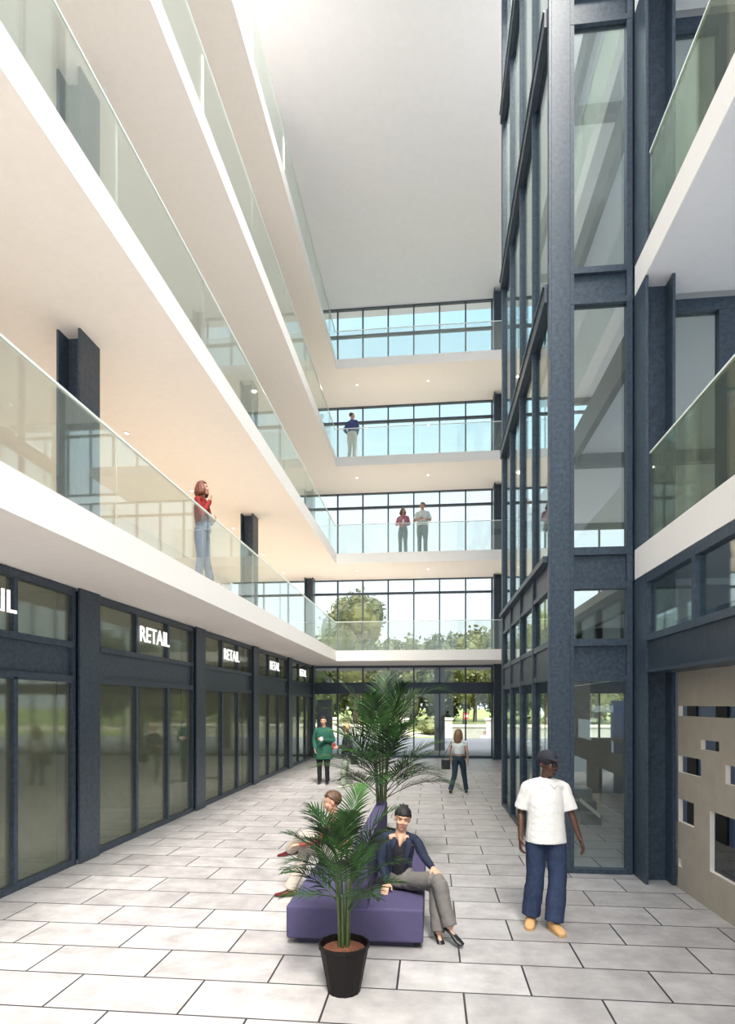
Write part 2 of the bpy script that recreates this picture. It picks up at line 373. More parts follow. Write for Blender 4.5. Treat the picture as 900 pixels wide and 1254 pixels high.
# ------------------------------------------------------------------ glazed steel tower on the right
TX, TY0, TY1, TXR = 1.56, 8.1, 13.36, 2.58
T = empty('glazed_tower', (TX,TY0,0), 'tall dark steel framed glass tower rising to the ceiling on the right', 'tower')
def tb(m, name, mt, **k):
    m.v = [(a-TX,b-TY0,c) for a,b,c in m.v]; return m.build(name, mt, T, **k)
tb(MB().box(TX,TX+.24,TY0-.0,TY0+.14,0,ROOF+1.5), 'corner_column','steel', bevel=.004, seg=1)
tb(MB().box(TX-.03,TX,TY0,TY0+.10,0,ROOF+1.5), 'corner_fin','steel')
for y in (9.42,10.72,12.02,13.3):
    tb(MB().box(TX-.03,TX+.09,y-.035,y+.035,0,ROOF), 'mullion','steel')
zs = [0]+RV
for n in range(5):
    f = zs[n]; top = (zs[n+1] if n<4 else ROOF)
    # side curtain wall
    if n == 0:
        tb(MB().box(TX-.02,TX+.08,TY0+.1,TY1,2.52,2.60).box(TX-.02,TX+.08,TY0+.1,TY1,2.96,3.04).box(TX-.02,TX+.08,TY0+.1,TY1,0,.07), 'transom','steel')
        tb(MB().box(TX+.01,TX+.05,TY0+.1,TY1,2.60,2.96), 'spandrel','steel')
        tb(MB().box(TX-.02,TX+.08,TY0+.1,TY1,3.70,3.76), 'transom','steel')
        tb(MB().box(TX+.01,TX+.05,TY0+.1,TY1,3.76,4.08), 'spandrel','steel')
        tb(MB().box(TX-.09,TX+.08,TY0+.1,TY1,4.08,4.16), 'ledge_beam','steel')
    else:
        if n<4: tb(MB().box(TX-.07,TX+.08,TY0+.1,TY1,top-.30,top-.10), 'ledge_beam','steel_dark')
        if n<4: tb(MB().box(TX-.09,TX-.02,TY0+.1,TY1,top-.10,top-.06), 'transom','steel')
    # front face
    if n == 0:
        tb(MB().box(TX+.24,TX+.29,TY0,TY0+.12,0,4.28).box(TXR-.07,TXR,TY0,TY0+.12,0,4.28), 'front_frame','steel')
        tb(MB().box(TX+.29,TXR-.07,TY0,TY0+.12,0,.06), 'front_rail','steel')
        for za,zb in ((2.50,2.58),(2.96,3.05),(3.70,3.78),(4.14,4.24)): tb(MB().box(TX+.24,TXR,TY0-.004,TY0+.12,za,zb), 'front_rail','steel')
        tb(MB().box(TX+.24,TXR,TY0+.06,TY0+.10,2.58,2.96), 'front_spandrel','steel')
        tb(MB().box(TX+.24,TXR,TY0+.06,TY0+.10,3.78,4.14), 'front_spandrel','steel')
        tb(MB().box(TX+.29,TXR-.07,TY0+.05,TY0+.06,.06,2.50), 'front_pane','tower')
        tb(MB().box(TX+.29,TXR-.07,TY0+.05,TY0+.06,3.05,3.70), 'front_pane','tower')
    else:
        b0 = f+.06; b1 = top-.42 if n<4 else ROOF-.3
        tb(MB().box(TX+.24,TX+.29,TY0,TY0+.12,f+.1,top+.1).box(TXR-.07,TXR,TY0,TY0+.12,f+.1,top+.1), 'front_frame','steel')
        tb(MB().box(TX+.24,TXR,TY0-.004,TY0+.12,b1,b1+.07).box(TX+.24,TXR,TY0-.004,TY0+.12,top-.02,top+.06), 'front_rail','steel')
        tb(MB().box(TX+.24,TXR,TY0+.06,TY0+.10,b1+.07,top-.02), 'front_spandrel','steel')
        tb(MB().box(TX+.29,TXR-.07,TY0+.05,TY0+.06,b0,b1), 'front_pane','tower')
    ys = [TY0+.1,9.385,9.455,10.685,10.755,11.985,12.055,13.265]
    for k in range(4):
        tb(MB().box(TX+.02,TX+.028,ys[2*k],ys[2*k+1],f+.07,(2.52 if n==0 else top-.3)), 'side_pane','tower')
        if n == 0: tb(MB().box(TX+.02,TX+.028,ys[2*k],ys[2*k+1],3.04,3.70), 'side_pane','tower')
tb(MB().box(TXR,TXR+.06,TY0+.09,TY0+.22,0,ROOF), 'edge_post','steel')
tb(MB().box(TX-.03,TX+.2,TY1-.06,TY1+.12,0,ROOF), 'rear_post','steel')

# ------------------------------------------------------------------ floors behind the tower
for n in range(4):
    z = LV[n] if n else RV[0]
    z = RV[n]-.06
    root = empty('floor_slab', (2.9,8.4,z), '%s floor slab with dark edge beam seen through the glass tower' % ['lowest','second lowest','third lowest','topmost'][n], 'floor slab', 'floor slabs behind the glass tower')
    MB().box(.12,9.3,0,9.6,-.34,0).build('slab','ceiling',root)
    MB().box(0,.12,0,9.6,-.50,.02).build('edge_beam','greywall',root)
    MB().box(.12,9.3,4.6,4.8,-.58,-.34).build('cross_beam','greywall',root)
    MB().box(.12,9.3,9.6,9.75,-.50,.02).build('edge_beam','greywall',root)
for n in range(4):
    z = RV[n]
    MBb = MB().box(6.6,6.75,8.6,17.9,z,z+3.0)
# ------------------------------------------------------------------ right-hand gallery
GX = 2.6
for n in range(4):
    z = RV[n]; f = .38
    root = empty('gallery', (GX, 8.05, z), '%s white gallery slab with tinted glass balustrade on the right side' % ['lowest','second lowest','third lowest','topmost'][n], 'gallery', 'galleries on the right side')
    MB().box(0,.015,-12,0.03,-f,0).build('fascia','plaster',root)
    MB().box(.015,7,-12,0.03,-f,-.002).build('slab','ceiling',root)
    for k in range(5):
        MB().box(.03,.046,-.42-2.2*(k+1)+.006,-.42-2.2*k-.006,0,1.05).build('glass_panel','railglass_r',root)
    MB().box(.026,.05,-11.4,-.42,1.05,1.072).build('handrail','edge',root)
    zt = (RV[n+1]-.38 if n<3 else ROOF)
    hcol(2.775, 7.965-.03, z, zt, 'dark steel H column on the right gallery beside the tower, %s level' % ['second','third','fourth','fifth'][n], 'columns beside the tower')
    # glazed wall at the gallery's end
    w = empty('window_%d' % (6+n), (2.98,8.2,z), kind='structure')
    H = zt-z
    fr = MB().box(0,.06,0,.12,0,H); xx = [0.06,.70,.95,2.1,2.35,3.5]
    fr.box(.70,.95,0,.12,0,H).box(2.1,2.35,0,.12,0,H).box(.0,6,-.004,.124,H-.16,H-.002).box(.0,6,-.004,.124,.002,.08).box(3.5,3.7,0,.12,0,H)
    fr.build('window_frame','steel',w)
    MB().box(.06,.70,.05,.06,.08,H-.16).box(.95,2.1,.05,.06,.08,H-.16).box(2.35,3.5,.05,.06,.08,H-.16).build('pane','tower',w)
hcol(2.775, 7.965-.03, 0, RV[0]-.38, 'dark steel H column on the ground floor between the tower and the beige perforated wall', 'columns beside the tower')
# transom lights and beam above the perforated wall
gt = empty('transom_window', (GX,7.68,0), 'dark framed transom lights over a deep steel beam above the beige perforated wall', 'window')
m = MB(); m.box(.0,.10,-11,0,2.97,3.05).box(0,.10,-11,0,3.68,3.79)
y = 0
while y > -10.5:
    m.box(0,.10,y-.09 if y<0 else y-.05,y,3.05,3.68); y -= 1.30
m.build('frame','steel',gt)
MB().box(.03,.16,-11,0,2.62,2.97).build('beam_web','steel_dark',gt)
MB().box(0,.34,-11,0,2.585,2.62).build('beam_flange','steel',gt)
MB().box(.045,.055,-11,-.05,3.05,3.68).build('pane','tower',gt)
# beige perforated wall
PW = empty('wall_screen', (2.95,7.62,0), kind='structure')
def perforated(x0, x1, y0, y1, z0, z1, holes):
    """wall in the Y-Z plane with rectangular holes"""
    ys = sorted({y0,y1}|{h[0] for h in holes}|{h[1] for h in holes}); zz = sorted({z0,z1}|{h[2] for h in holes}|{h[3] for h in holes})
    m = MB(); rv = MB()
    def solid(i,j):
        if i<0 or j<0 or i>=len(ys)-1 or j>=len(zz)-1: return False
        cy = (ys[i]+ys[i+1])/2; cz = (zz[j]+zz[j+1])/2
        return not any(h[0]<cy<h[1] and h[2]<cz<h[3] for h in holes)
    for i in range(len(ys)-1):
        for j in range(len(zz)-1):
            if not solid(i,j): continue
            a,b,c,d = ys[i],ys[i+1],zz[j],zz[j+1]
            m.add([(x0,a,c),(x0,b,c),(x0,b,d),(x0,a,d)],[(0,3,2,1)]); m.add([(x1,a,c),(x1,b,c),(x1,b,d),(x1,a,d)],[(0,1,2,3)])
            for (ii,jj,q) in ((i-1,j,[(a,c),(a,d)]),(i+1,j,[(b,d),(b,c)]),(i,j-1,[(b,c),(a,c)]),(i,j+1,[(a,d),(b,d)])):
                if not solid(ii,jj):
                    (p,r_),(s_,t_) = q
                    inner = 0 <= ii < len(ys)-1 and 0 <= jj < len(zz)-1
                    (rv if inner else m).add([(x0,p,r_),(x0,s_,t_),(x1,s_,t_),(x1,p,r_)],[(0,1,2,3)])
    return m, rv
# measured in plan as distance toward the camera from the column (negative y)
holes = [(-3.4,-.02,2.06,2.18),(-.99,-.59,1.70,1.81),(-.59,-.02,1.39,1.59),(-2.0,-1.12,1.39,1.585),(-.42,-.02,.80,1.075),(-2.6,-.79,.41,1.06),(-.11,-.02,.26,.36),(-4.6,-3.2,1.5,1.9),(-5.2,-3.6,.3,1.1)]
m, rv = perforated(0,.05,-10.5,0,0,2.585,holes)
m.build('wall_panel','beige',PW); rv.build('hole_reveal','reveal',PW)
PW.rotation_euler = (0,0,R(1.5))
# space behind the perforated wall: blue glazed partition, dark piers
bp = empty('glazed_partition', (4.6,4.0,0), 'blue tinted glazed partition with dark posts, seen through the holes of the beige wall', 'partition')
for k in range(13):
    MB().box(0,.03,-3.6+k*1.1,-3.6+k*1.1+.72,0,3.78).build('blue_panel','blue',bp)
    MB().box(-.03,.08,-3.6+k*1.1+.72,-3.6+(k+1)*1.1,0,3.78).build('post','darkroom',bp)
# inside the ground floor behind the tower
tag(MB().box(3.2,7.5,15.5,15.8,0,1.36).build('low_wall','greywall'), 'dark grey low wall with horizontal joints seen through the tower door', 'wall')
for k in range(5): pass
pr = empty('pier', (4.0,17.0,0), 'pale grey pier behind the low dark wall seen through the tower door', 'pier'); MB().box(-.25,.25,-.2,.2,0,3.7).build('shaft','panelgrey',pr); MB().box(-.3,.3,-.25,.25,0,.12).build('base','panelgrey',pr)
tag(MB().box(4.95,5.75,17.2,17.4,1.0,2.3).box(5.0,5.1,17.25,17.35,0,1.0).box(5.6,5.7,17.25,17.35,0,1.0).build('display_screen','blue'), 'blue display panel standing behind the low dark wall', 'panel')
st = empty('stair', (2.72,11.4,0), 'low grey stair block with a white sloping stringer seen through the tower door', 'stair')
for k in range(3): MB().box(0,.36,k*.3,1.2,.19*k,.19*(k+1)).build('step','panelgrey',st)
MB().add([(-.02,-.03,.50),(.34,-.03,.20),(.34,-.03,.12),(-.02,-.03,.42),(-.02,0,.50),(.34,0,.20),(.34,0,.12),(-.02,0,.42)],[(0,1,2,3),(4,7,6,5),(0,4,5,1),(2,6,7,3),(1,5,6,2),(0,3,7,4)]).build('stringer','plaster',st)

# ------------------------------------------------------------------ bench
B = empty('bench', (-.695,6.65,0), 'purple upholstered back-to-back bench with a central backrest panel', 'bench')
MB().box(-.625,.625,-1.24,1.24,.06,.365).build('seat','purple',B,bevel=.025,seg=4)
MB().box(-.01,.125,-1.235,1.235,.36,.93).build('backrest','purple',B,bevel=.008,seg=2)
MB().box(-.53,.54,-1.16,1.16,0,.06).build('plinth','plinth',B)

# ------------------------------------------------------------------ palms
def frond(L, n, lw, droop, rise, nb=13, seed=0, lwid=.0055):
    rnd = random.Random(seed)
    m = MB(); pts = []
    p = Vector((0,0,0)); ang = rise
    for i in range(nb+1):
        pts.append(p.copy()); t = i/nb
        p = p+Vector((math.cos(ang),0,math.sin(ang)))*(L/nb); ang -= droop*(.25+1.5*t)/nb
    m.loft([tuple(q) for q in pts], [.007*(1-.75*i/nb) for i in range(nb+1)], lat=(0,1,0), sub=1, n=5)
    for i in range(n):
        t = .22+.76*i/(n-1); k = t*nb; a = int(min(k,nb-1)); q = pts[a].lerp(pts[a+1], k-a); tan = (pts[a+1]-pts[a]).normalized(); up = Vector((0,1,0)).cross(tan)*-1
        ll = lw*(math.sin(math.pi*min(1,(t*.80+.16)))**.7+.05)*rnd.uniform(.88,1.1)
        sp = .95-.62*(t-.22)/.76
        for s in (-1,1):
            d = (tan*math.cos(sp)+Vector((0,s,0))*math.sin(sp)+up*rnd.uniform(.15,.4)).normalized()
            w = lwid*(.8+.4*rnd.random()); wd = d.cross(up).normalized()*w
            vs = [q-wd*.4, q+wd*.4]; c = q.copy(); dd = d.copy()
            for j in range(1,5):
                c = c+dd*(ll/4); dd = (dd+Vector((0,0,-.14-.10*rnd.random()))).normalized(); ww = wd*[1.15,1.2,.85,.06][j-1]
                fold = up*-.25*w
                vs += [c-ww+fold, c+ww+fold]
            m.add(vs, [(2*j,2*j+1,2*j+3,2*j+2) for j in range(4)])
    return m
def palm(loc, label, specs, potr, poth, stem, lwid):
    root = empty('potted_palm', loc, label, 'plant')
    k = potr/.19
    MB().lathe([(.125*k,0),(.19*k,poth-.03),(.198*k,poth-.03),(.2*k,poth),(.185*k,poth),(.18*k,poth-.05),(.178*k,poth-.06)],n=14).build('pot','pot',root)
    MB().lathe([(.001,poth-.12),(.150*k,poth-.10),(.165*k,poth-.045),(.10*k,poth-.030),(.001,poth-.026)],n=14).build('soil','soil',root)
    NC = 6; ctop = max(q[1] for q in specs)
    def cpos(c,h):
        a = c*2*math.pi/NC+.4; u = (h-poth)/(ctop-poth); r_ = .035*stem+.055*stem*u*u
        return (r_*math.cos(a), r_*math.sin(a), h)
    for c in range(NC):
        MB().loft([cpos(c,poth-.06),cpos(c,poth+(ctop-poth)*.35),cpos(c,poth+(ctop-poth)*.7),cpos(c,ctop)],[.013*stem,.011*stem,.009*stem,.005*stem],sub=3,n=8).build('stem','stem',root,True)
    for i,(az, h0, L, rise, droop, lw, n, lean) in enumerate(specs):
        c = min(range(NC), key=lambda q: abs(math.remainder(q*2*math.pi/NC+.4-az, 2*math.pi)))
        o = frond(L, n, lw, droop, rise, seed=i*17+int(loc[1]*10), lwid=lwid).build('frond','palm',root)
        o.location = cpos(c,h0); o.rotation_euler = (0,0,az)
    return root
rnd = random.Random(3)
sp = []
for i in range(17):
    az = i*2.399+.5; tier = i/17
    sp.append((az, .62+.42*tier+rnd.uniform(-.04,.04), .52+rnd.uniform(-.06,.08), .75+.65*tier, 1.35-.5*tier, .20, 25, .05+.03*rnd.random()))
sp.append((R(172), .80, .50, .75, 1.5, .2, 22, .07)); sp.append((R(195), .72, .42, .25, .6, .18, 20, .08)); sp.append((R(130), 1.0, .6, .9, 1.2, .2, 24, .05))
palm((-.667,4.60,0), 'nearer potted palm in a black pot standing in front of the purple bench', sp, .19, .37, 1.0, .0050)
sp = []
for i in range(19):
    az = i*2.399; tier = i/19
    sp.append((az, .80+.75*tier+rnd.uniform(-.08,.08), 1.05+rnd.uniform(-.12,.12), .55+.92*tier, 1.35-.7*tier, .38, 28, .06+.05*rnd.random()))
sp.append((R(8), 1.75, 1.25, 1.15, 1.9, .34, 32, .08)); sp.append((R(355), .85, 1.0, .9, 1.9, .36, 30, .08)); sp.append((R(20),.95,.95,.7,1.3,.36,30,.08))
sp.append((R(170), 1.15, 1.0, .6, 1.1, .34, 30, .08)); sp.append((R(90), 1.7, 1.0, 1.4, .5, .34, 30, .03)); sp.append((R(200),1.45,1.0,1.1,1.0,.32,30,.05))
palm((-.70,8.5,0), 'taller potted palm standing behind the far end of the purple bench', sp, .24, .42, 1.5, .0076)

# ------------------------------------------------------------------ people
def cloth(name, c, noise=.12, rough=.8, bump=.25, bscale=25, nscale=9): return mat(name, c, rough, spec=.25, noise=noise, nscale=nscale, bump=bump, bscale=bscale)
SKIN = {'light': mat('light_skin',(.54,.31,.215),.5,spec=.35,noise=.04,nscale=20), 'dark': mat('dark_skin',(.085,.036,.021),.45,noise=.08,nscale=20), 'tan': mat('tan_skin',(.50,.28,.19),.5,noise=.05,nscale=20)}
LIP = mat('lips',(.42,.10,.09),.4); LIPD = mat('dark_lips',(.16,.06,.05),.4); EYEW = mat('eye_white',(.48,.47,.45),.5); EYED = mat('iris_dark',(.02,.012,.01),.2)
SHOE = {}
def remesh(o, vox, smooth=4, disp=0, dsize=.12):
    r = o.modifiers.new('voxel','REMESH'); r.mode = 'VOXEL'; r.voxel_size = vox; r.use_smooth_shade = True
    s = o.modifiers.new('smooth','SMOOTH'); s.factor = .5; s.iterations = smooth
    if disp:
        t = bpy.data.textures.new('folds','CLOUDS'); t.noise_scale = dsize; t.noise_depth = 2
        d = o.modifiers.new('folds','DISPLACE'); d.texture = t; d.strength = disp; d.mid_level = .5; d.texture_coords = 'LOCAL'
def V(*a): return Vector(a)
def person(label, loc, yaw, s, J=None, skin='light', top=None, bottom=None, shoes=None, hair=None, hairstyle='short', sleeve='long', face=None, torso_face=None,
           vox=.008, heavy=1.0, hem=1.0, legs='trousers', coat=0, bust=0, toes=None, hands=None, cap=None, shoe_type='flat', inner=None, group=None, toplen=.0, hair_len=.0, headtilt=0, cropped=False, hs=1.0):
    j = dict(pel=V(0,0,.95), waist=V(0,0,1.09), chest=V(0,.0,1.29), neck=V(0,-.005,1.475), head=V(0,.015,1.635),
             shR=V(.185,0,1.415), shL=V(-.185,0,1.415), elR=V(.235,-.03,1.13), elL=V(-.235,-.03,1.13), wrR=V(.245,.05,.88), wrL=V(-.245,.05,.88),
             hiR=V(.09,0,.93), hiL=V(-.09,0,.93), knR=V(.10,.03,.50), knL=V(-.10,.03,.50), anR=V(.105,-.01,.085), anL=V(-.105,-.01,.085))
    for k,v in (J or {}).items(): j[k] = Vector(v)
    root = empty('person', loc, label, 'person', group, yaw); root.scale = (s,s,s)
    lat = (j['shR']-j['shL']).normalized()
    up = (j['neck']-j['pel']).normalized()
    fw = Vector(torso_face).normalized() if torso_face else up.cross(lat).normalized()*1
    if not torso_face: fw = Vector((-lat.y, lat.x, 0)).normalized()
    latp = (j['hiR']-j['hiL']).normalized()
    toes = toes or {}; hands = hands or {}
    fwv = tuple(fw)
    body = MB(); h = heavy
    if inner: body.loft([j['chest'].lerp(j['neck'],.28)+fw*.095*h, j['chest'].lerp(j['neck'],.62)+fw*.070*h, j['neck']-up*.03+fw*.030*h],[(.012,.050),(.036,.048),(.050,.045)],lat=lat)
    body.loft([j['pel']+up*.01, j['pel']+up*.05, j['waist'], j['chest'], j['chest'].lerp(j['neck'],.6), j['neck']-up*.01], [(.11*h,.085*h),(.14*h,.105*h),(.122*h,.090*h),(.145*h,.104*h),(.100*h,.060*h),(.056,.053)], lat=lat)
    body.loft([j['shL'].lerp(j['shR'],.12), j['neck']-up*.055, j['shR'].lerp(j['shL'],.12)],[.042,(.05,.05),.042],lat=fwv)
    body.loft([j['neck']-up*.05, j['neck']+(j['head']-j['neck'])*.35, j['head']-V(0,0,.04)], [.06,.052,.055])
    F = Vector(face).normalized() if face else fw
    def limb(m, pts, rad, **k): m.loft(pts, rad, lat=lat, **k)
    for S in 'RL':
        sh, el, wr, hi, kn, an = (j[a+S] for a in ('sh','el','wr','hi','kn','an'))
        q_ = min(1,h)*.96
        limb(body, [sh-(sh-j['chest'])*.25-up*.01, sh-up*.02, sh.lerp(el,.35), el, el.lerp(wr,.3), wr], [.042*q_,.046*q_,.045*q_,.036*q_,.037*q_,.025])
        limb(body, [hi, hi.lerp(kn,.3), kn, kn.lerp(an,.3), an], [.078*q_,.078*q_,.055*q_,.055*q_,.036])
        td = Vector(toes.get(S, (F.x,F.y,0) if False else (fw.x,fw.y,0))).normalized()
        fu = td.cross(V(0,0,1)).normalized().cross(td)
        if shoe_type == 'heel': body.loft([an-td*.04-fu*.02, an+td*.03-fu*.038, an+td*.10-fu*.07, an+td*.145-fu*.083], [(.022,.020),(.020,.013),(.024,.010),(.014,.006)], lat=td.cross(V(0,0,1)))
        else: body.loft([an-td*.03-fu*.03, an+td*.05-fu*.047, an+td*.12-fu*.06], [(.026,.022),(.032,.018),(.026,.010)], lat=td.cross(V(0,0,1)))
        # hand
        hd = hands.get(S, {})
        d = Vector(hd.get('d', (wr-el))).normalized(); nrm = Vector(hd.get('n', -lat if S=='R' else lat)); nrm = (nrm-d*nrm.dot(d)).normalized()
        side = d.cross(nrm); 
        th = Vector(hd.get('t', fw)); sgn = 1 if side.dot(th) > 0 else -1; side = side*sgn
        curl = hd.get('c', .5)
        body.loft([wr, wr+d*.04, wr+d*.095], [(.026,.02),(.038,.016),(.04,.014)], lat=side)
        for q in range(4):
            b0 = wr+d*.088+side*(.030-.020*q); ln = [.070,.080,.075,.058][q]
            a1 = curl*.6; a2 = curl*1.4; a3 = curl*2.0
            p1 = b0+(d*math.cos(a1)+nrm*math.sin(a1))*ln*.45; p2 = p1+(d*math.cos(a2)+nrm*math.sin(a2))*ln*.32; p3 = p2+(d*math.cos(a3)+nrm*math.sin(a3))*ln*.25
            body.loft([b0-d*.02,b0,p1,p2,p3],[.009,.0095,.0088,.008,.007],lat=side,sub=2,n=8)
        t0 = wr+d*.025+side*.028; t1 = t0+(d*.6+side*.65+nrm*.25).normalized()*.038; t2 = t1+(d*.85+side*.15+nrm*.5).normalized()*.032
        body.loft([wr+d*.02+side*.01,t0,t1,t2],[.013,.013,.0105,.008],lat=nrm,sub=2,n=8)
    # head
    hc = j['head']; U = V(0,0,1); 
    Rt = F.cross(U).normalized(); 
    if headtilt: U = (U+Rt*headtilt).normalized(); Rt = F.cross(U).normalized()
    U = Rt.cross(F).normalized()
    rot = Matrix((Rt, F, U)).transposed()*hs
    P = lambda x,y,z: hc+(Rt*x+F*y+U*z)*hs
    body.ell(P(0,-.012,.035),.074,.092,.083,rot=rot); body.ell(P(0,.022,-.03),.058,.066,.078,rot=rot); body.ell(P(0,.048,-.082),.030,.030,.024,rot=rot)
    body.ell(P(0,.078,.028),.045,.014,.012,8,6,rot=rot)
    body.loft([P(0,.082,.012),P(0,.100,-.018),P(0,.094,-.028)],[.008,.013,.011],lat=Rt,sub=2,n=8)
    body.ell(P(.016,.086,-.027),.009,.010,.008,8,6,rot=rot); body.ell(P(-.016,.086,-.027),.009,.010,.008,8,6,rot=rot)
    body.ell(P(.035,.062,-.025),.022,.022,.022,8,6,rot=rot); body.ell(P(-.035,.062,-.025),.022,.022,.022,8,6,rot=rot)
    for sx in (-1,1): body.ell(P(sx*.070,-.008,.0),.015,.018,.030,10,8,rot=rot)
    bo = body.build('body', SKIN[skin], root, True); remesh(bo, vox*.75, 3)
    ey = MB(); ir = MB()
    for sx in (-1,1):
        ey.ell(P(sx*.030,.073,.005),.0115,.0065,.0052,10,6,rot=rot); ir.ell(P(sx*.030,.0775,.005),.0062,.0042,.0056,8,6,rot=rot)
    eo = ey.build('eyes', EYEW, root, True); ir.build('irises', EYED, root, True)
    lp = MB().ell(P(0,.083,-.055),.022,.010,.005,12,6,rot=rot).ell(P(0,.082,-.062),.017,.010,.005,12,6,rot=rot); lp.build('lips', LIPD if skin=='dark' else LIP, root, True)
    bw = MB()
    for sx in (-1,1): bw.loft([P(sx*.014,.088,.024),P(sx*.030,.089,.029),P(sx*.048,.078,.024)],[.003,.0035,.002],lat=U,sub=2,n=6)
    bw.build('eyebrows', hair or EYED, root)
    # hair
    if hair:
        hm = MB(); nu, nv = 36, 22; vs = []
        rr = random.Random(int(loc[0]*100))
        for a in range(nv+1):
            t = math.pi*a/nv
            for b in range(nu):
                ph = 2*math.pi*b/nu; x = math.sin(t)*math.cos(ph); y = math.sin(t)*math.sin(ph); z = math.cos(t)
                r = 1+.035*math.sin(ph*9+z*6)*math.sin(t)
                line = .42 if hairstyle == 'crop' else (.14 if hairstyle == 'updo' else .30)
                lim = line if y > .35 else (line-1.35*(.35-y))
                if hairstyle in ('bob','long') and y < .30: lim = -1
                inside = z < lim
                k = .72 if inside else 1.0
                vs.append(P(x*.086*r*k, (y*.104*r-.012)*k, (z*(.097 if hairstyle!='crop' else .09)*r+.040)*k if not inside else z*.07+.03))
        fs = []
        for a in range(nv):
            for b in range(nu):
                b2 = (b+1)%nu; fs.append((a*nu+b,(a+1)*nu+b,(a+1)*nu+b2,a*nu+b2))
        hm.add(vs, fs)
        if hairstyle == 'updo':
            hm.ell(P(0,-.065,.10),.045,.045,.040,rot=rot)
            for q in range(9):
                a = q*.7; hm.loft([P(.03*math.cos(a),-.055+.03*math.sin(a),.115),P(.045*math.cos(a),-.055+.04*math.sin(a),.138+.006*math.sin(q*3))],[.014,.007],n=6,sub=1)
        if hairstyle in ('bob','long','wavy'):
            L = .09 if hairstyle == 'bob' else hair_len or .22
            for q in range(15):
                a = R(150+q*(240/14)); # around the back
                x = math.sin(R(-120+q*240/14)); y = -math.cos(R(-120+q*240/14))
                p0 = P(x*.075,y*.088-.012,.05); p1 = P(x*.096,y*.108-.01,-.03); p2 = P(x*.100,y*.10-.02,-.03-L*.7); p3 = P(x*.085,y*.085-.01,-.04-L)
                hm.loft([p0,p1,p2,p3],[.022,.03,.028,.012],lat=Rt,sub=3,n=7)
        ho = hm.build('hair', hair, root, True)
        remesh(ho, .007, 2, .008, .03)
    if cap:
        cm = MB(); vs = []
        cm.ell(P(0,-.012,.048),.087,.103,.080,24,14,rot=rot)
        cm.loft([P(-.0,.06,.055),P(0,.115,.047),P(0,.160,.036)],[(.072,.010),(.068,.006),(.045,.005)],lat=Rt,sub=4,n=14)
        co = cm.build('cap', cap, root, True); remesh(co, .006, 1)
    # top garment
    if top:
        m = MB(); k = heavy
        low = j['pel']+up*(.02-toplen) if not cropped else j['waist']-up*.0
        wv = [low, j['waist'], j['chest'], j['chest'].lerp(j['neck'],.5), j['neck']-up*.02]
        rad = [((.200*k,.160*k) if toplen else (.150*k,.112*k)),((.178*k,.142*k) if toplen else (.152*k,.118*k)),(.178*k,.130*k),(.150*k,.098*k),(.066,.062)]
        if inner: rad[-1] = (.050,.042); wv[-1] = j['neck']-up*.02-fw*.028; wv[-2] = wv[-2]-fw*.012
        m.loft([j['shL'].lerp(j['shR'],.06), j['neck']-up*.062-(fw*.035 if inner else fw*0), j['shR'].lerp(j['shL'],.06)],[.050,((.060,.082) if inner else (.084,.082)),.050],lat=fwv)
        if sleeve == 'half':
            for sx in (-1,1): MB().add([j['neck']+up*.012+lat*sx*.060+fw*.02, j['neck']-up*.035+lat*sx*.105+fw*.055, j['neck']-up*.085+lat*sx*.055+fw*.105*k, j['neck']-up*.030+lat*sx*.008+fw*.078, j['neck']+up*.002+lat*sx*.060+fw*.005, j['neck']-up*.045+lat*sx*.100+fw*.040, j['neck']-up*.095+lat*sx*.055+fw*.092*k, j['neck']-up*.040+lat*sx*.008+fw*.062],[(0,1,2,3),(7,6,5,4),(0,4,5,1),(1,5,6,2),(2,6,7,3),(3,7,4,0)]).build('collar_flap', top, root)
        if coat: 
            wv = [j['pel']-V(0,0,coat)]+wv[:]; rad = [(.215*k,.170*k)]+[(.195*k,.152*k),(.178*k,.14*k),(.188*k,.14*k),(.168*k,.112*k),(.078,.072)]
        if bust: 
            for sx in (-1,1): m.ell(j['chest']+lat*sx*.07+fw*.085*k+up*.02,.062,.055,.062)
        m.loft(wv, rad, lat=lat, n=22, round_=False)
        for S in 'RL':
            sh, el, wr = j['sh'+S], j['el'+S], j['wr'+S]
            st = sh.lerp(j['neck'],.40)-up*.03; sh = sh-up*.018
            if sleeve == 'long': limb(m, [st, sh, sh.lerp(el,.5), el, el.lerp(wr,.5), wr], [.05,.053*k,.058*k,.051*k,.045*k,.037*k], round_=False)
            elif sleeve == 'half': limb(m, [st, sh, sh.lerp(el,.4), sh.lerp(el,.86)], [.05,.052*k,.062*k,.074*k], round_=False)
            else: limb(m, [st, sh, sh.lerp(el,.35)], [.048,.053*k,.052*k], round_=False)
        o = m.build('coat' if coat else ('jacket' if inner else 'shirt'), top, root, True); remesh(o, vox, 3, .012, .07)
        # collar
        if not cropped and not inner:
            cb = MB().loft([j['neck']-up*.05-fw*.004, j['neck']+up*.008-fw*.004], [(.076,.072),(.064,.061)], lat=lat, n=20, round_=False); c_ = cb.build('collar', top, root, True)
        if inner:
            ic = MB().loft([j['waist']-up*.06+fw*.052*k, j['waist']+fw*.055*k, j['chest']+fw*.060*k, j['chest'].lerp(j['neck'],.45)+fw*.050*k], [(.088,.085),(.092,.085),(.090,.090),(.050,.060)], lat=lat, n=16); ic.build('inner_top', inner, root, True)
        if inner:
            for sx in (-1,1):
                MB().loft([j['neck']-up*.005+lat*sx*.060-fw*.01, j['neck']-up*.055+lat*sx*.068+fw*.055*k, j['chest'].lerp(j['neck'],.35)+lat*sx*.078+fw*.108*k, j['chest']-up*.04+lat*sx*.060+fw*.128*k, j['waist']+up*.02+lat*sx*.040+fw*.125*k],[(.012,.014),(.024,.014),(.034,.012),(.022,.012),(.008,.008)],lat=lat,sub=4,n=10).build('lapel', top, root, True)
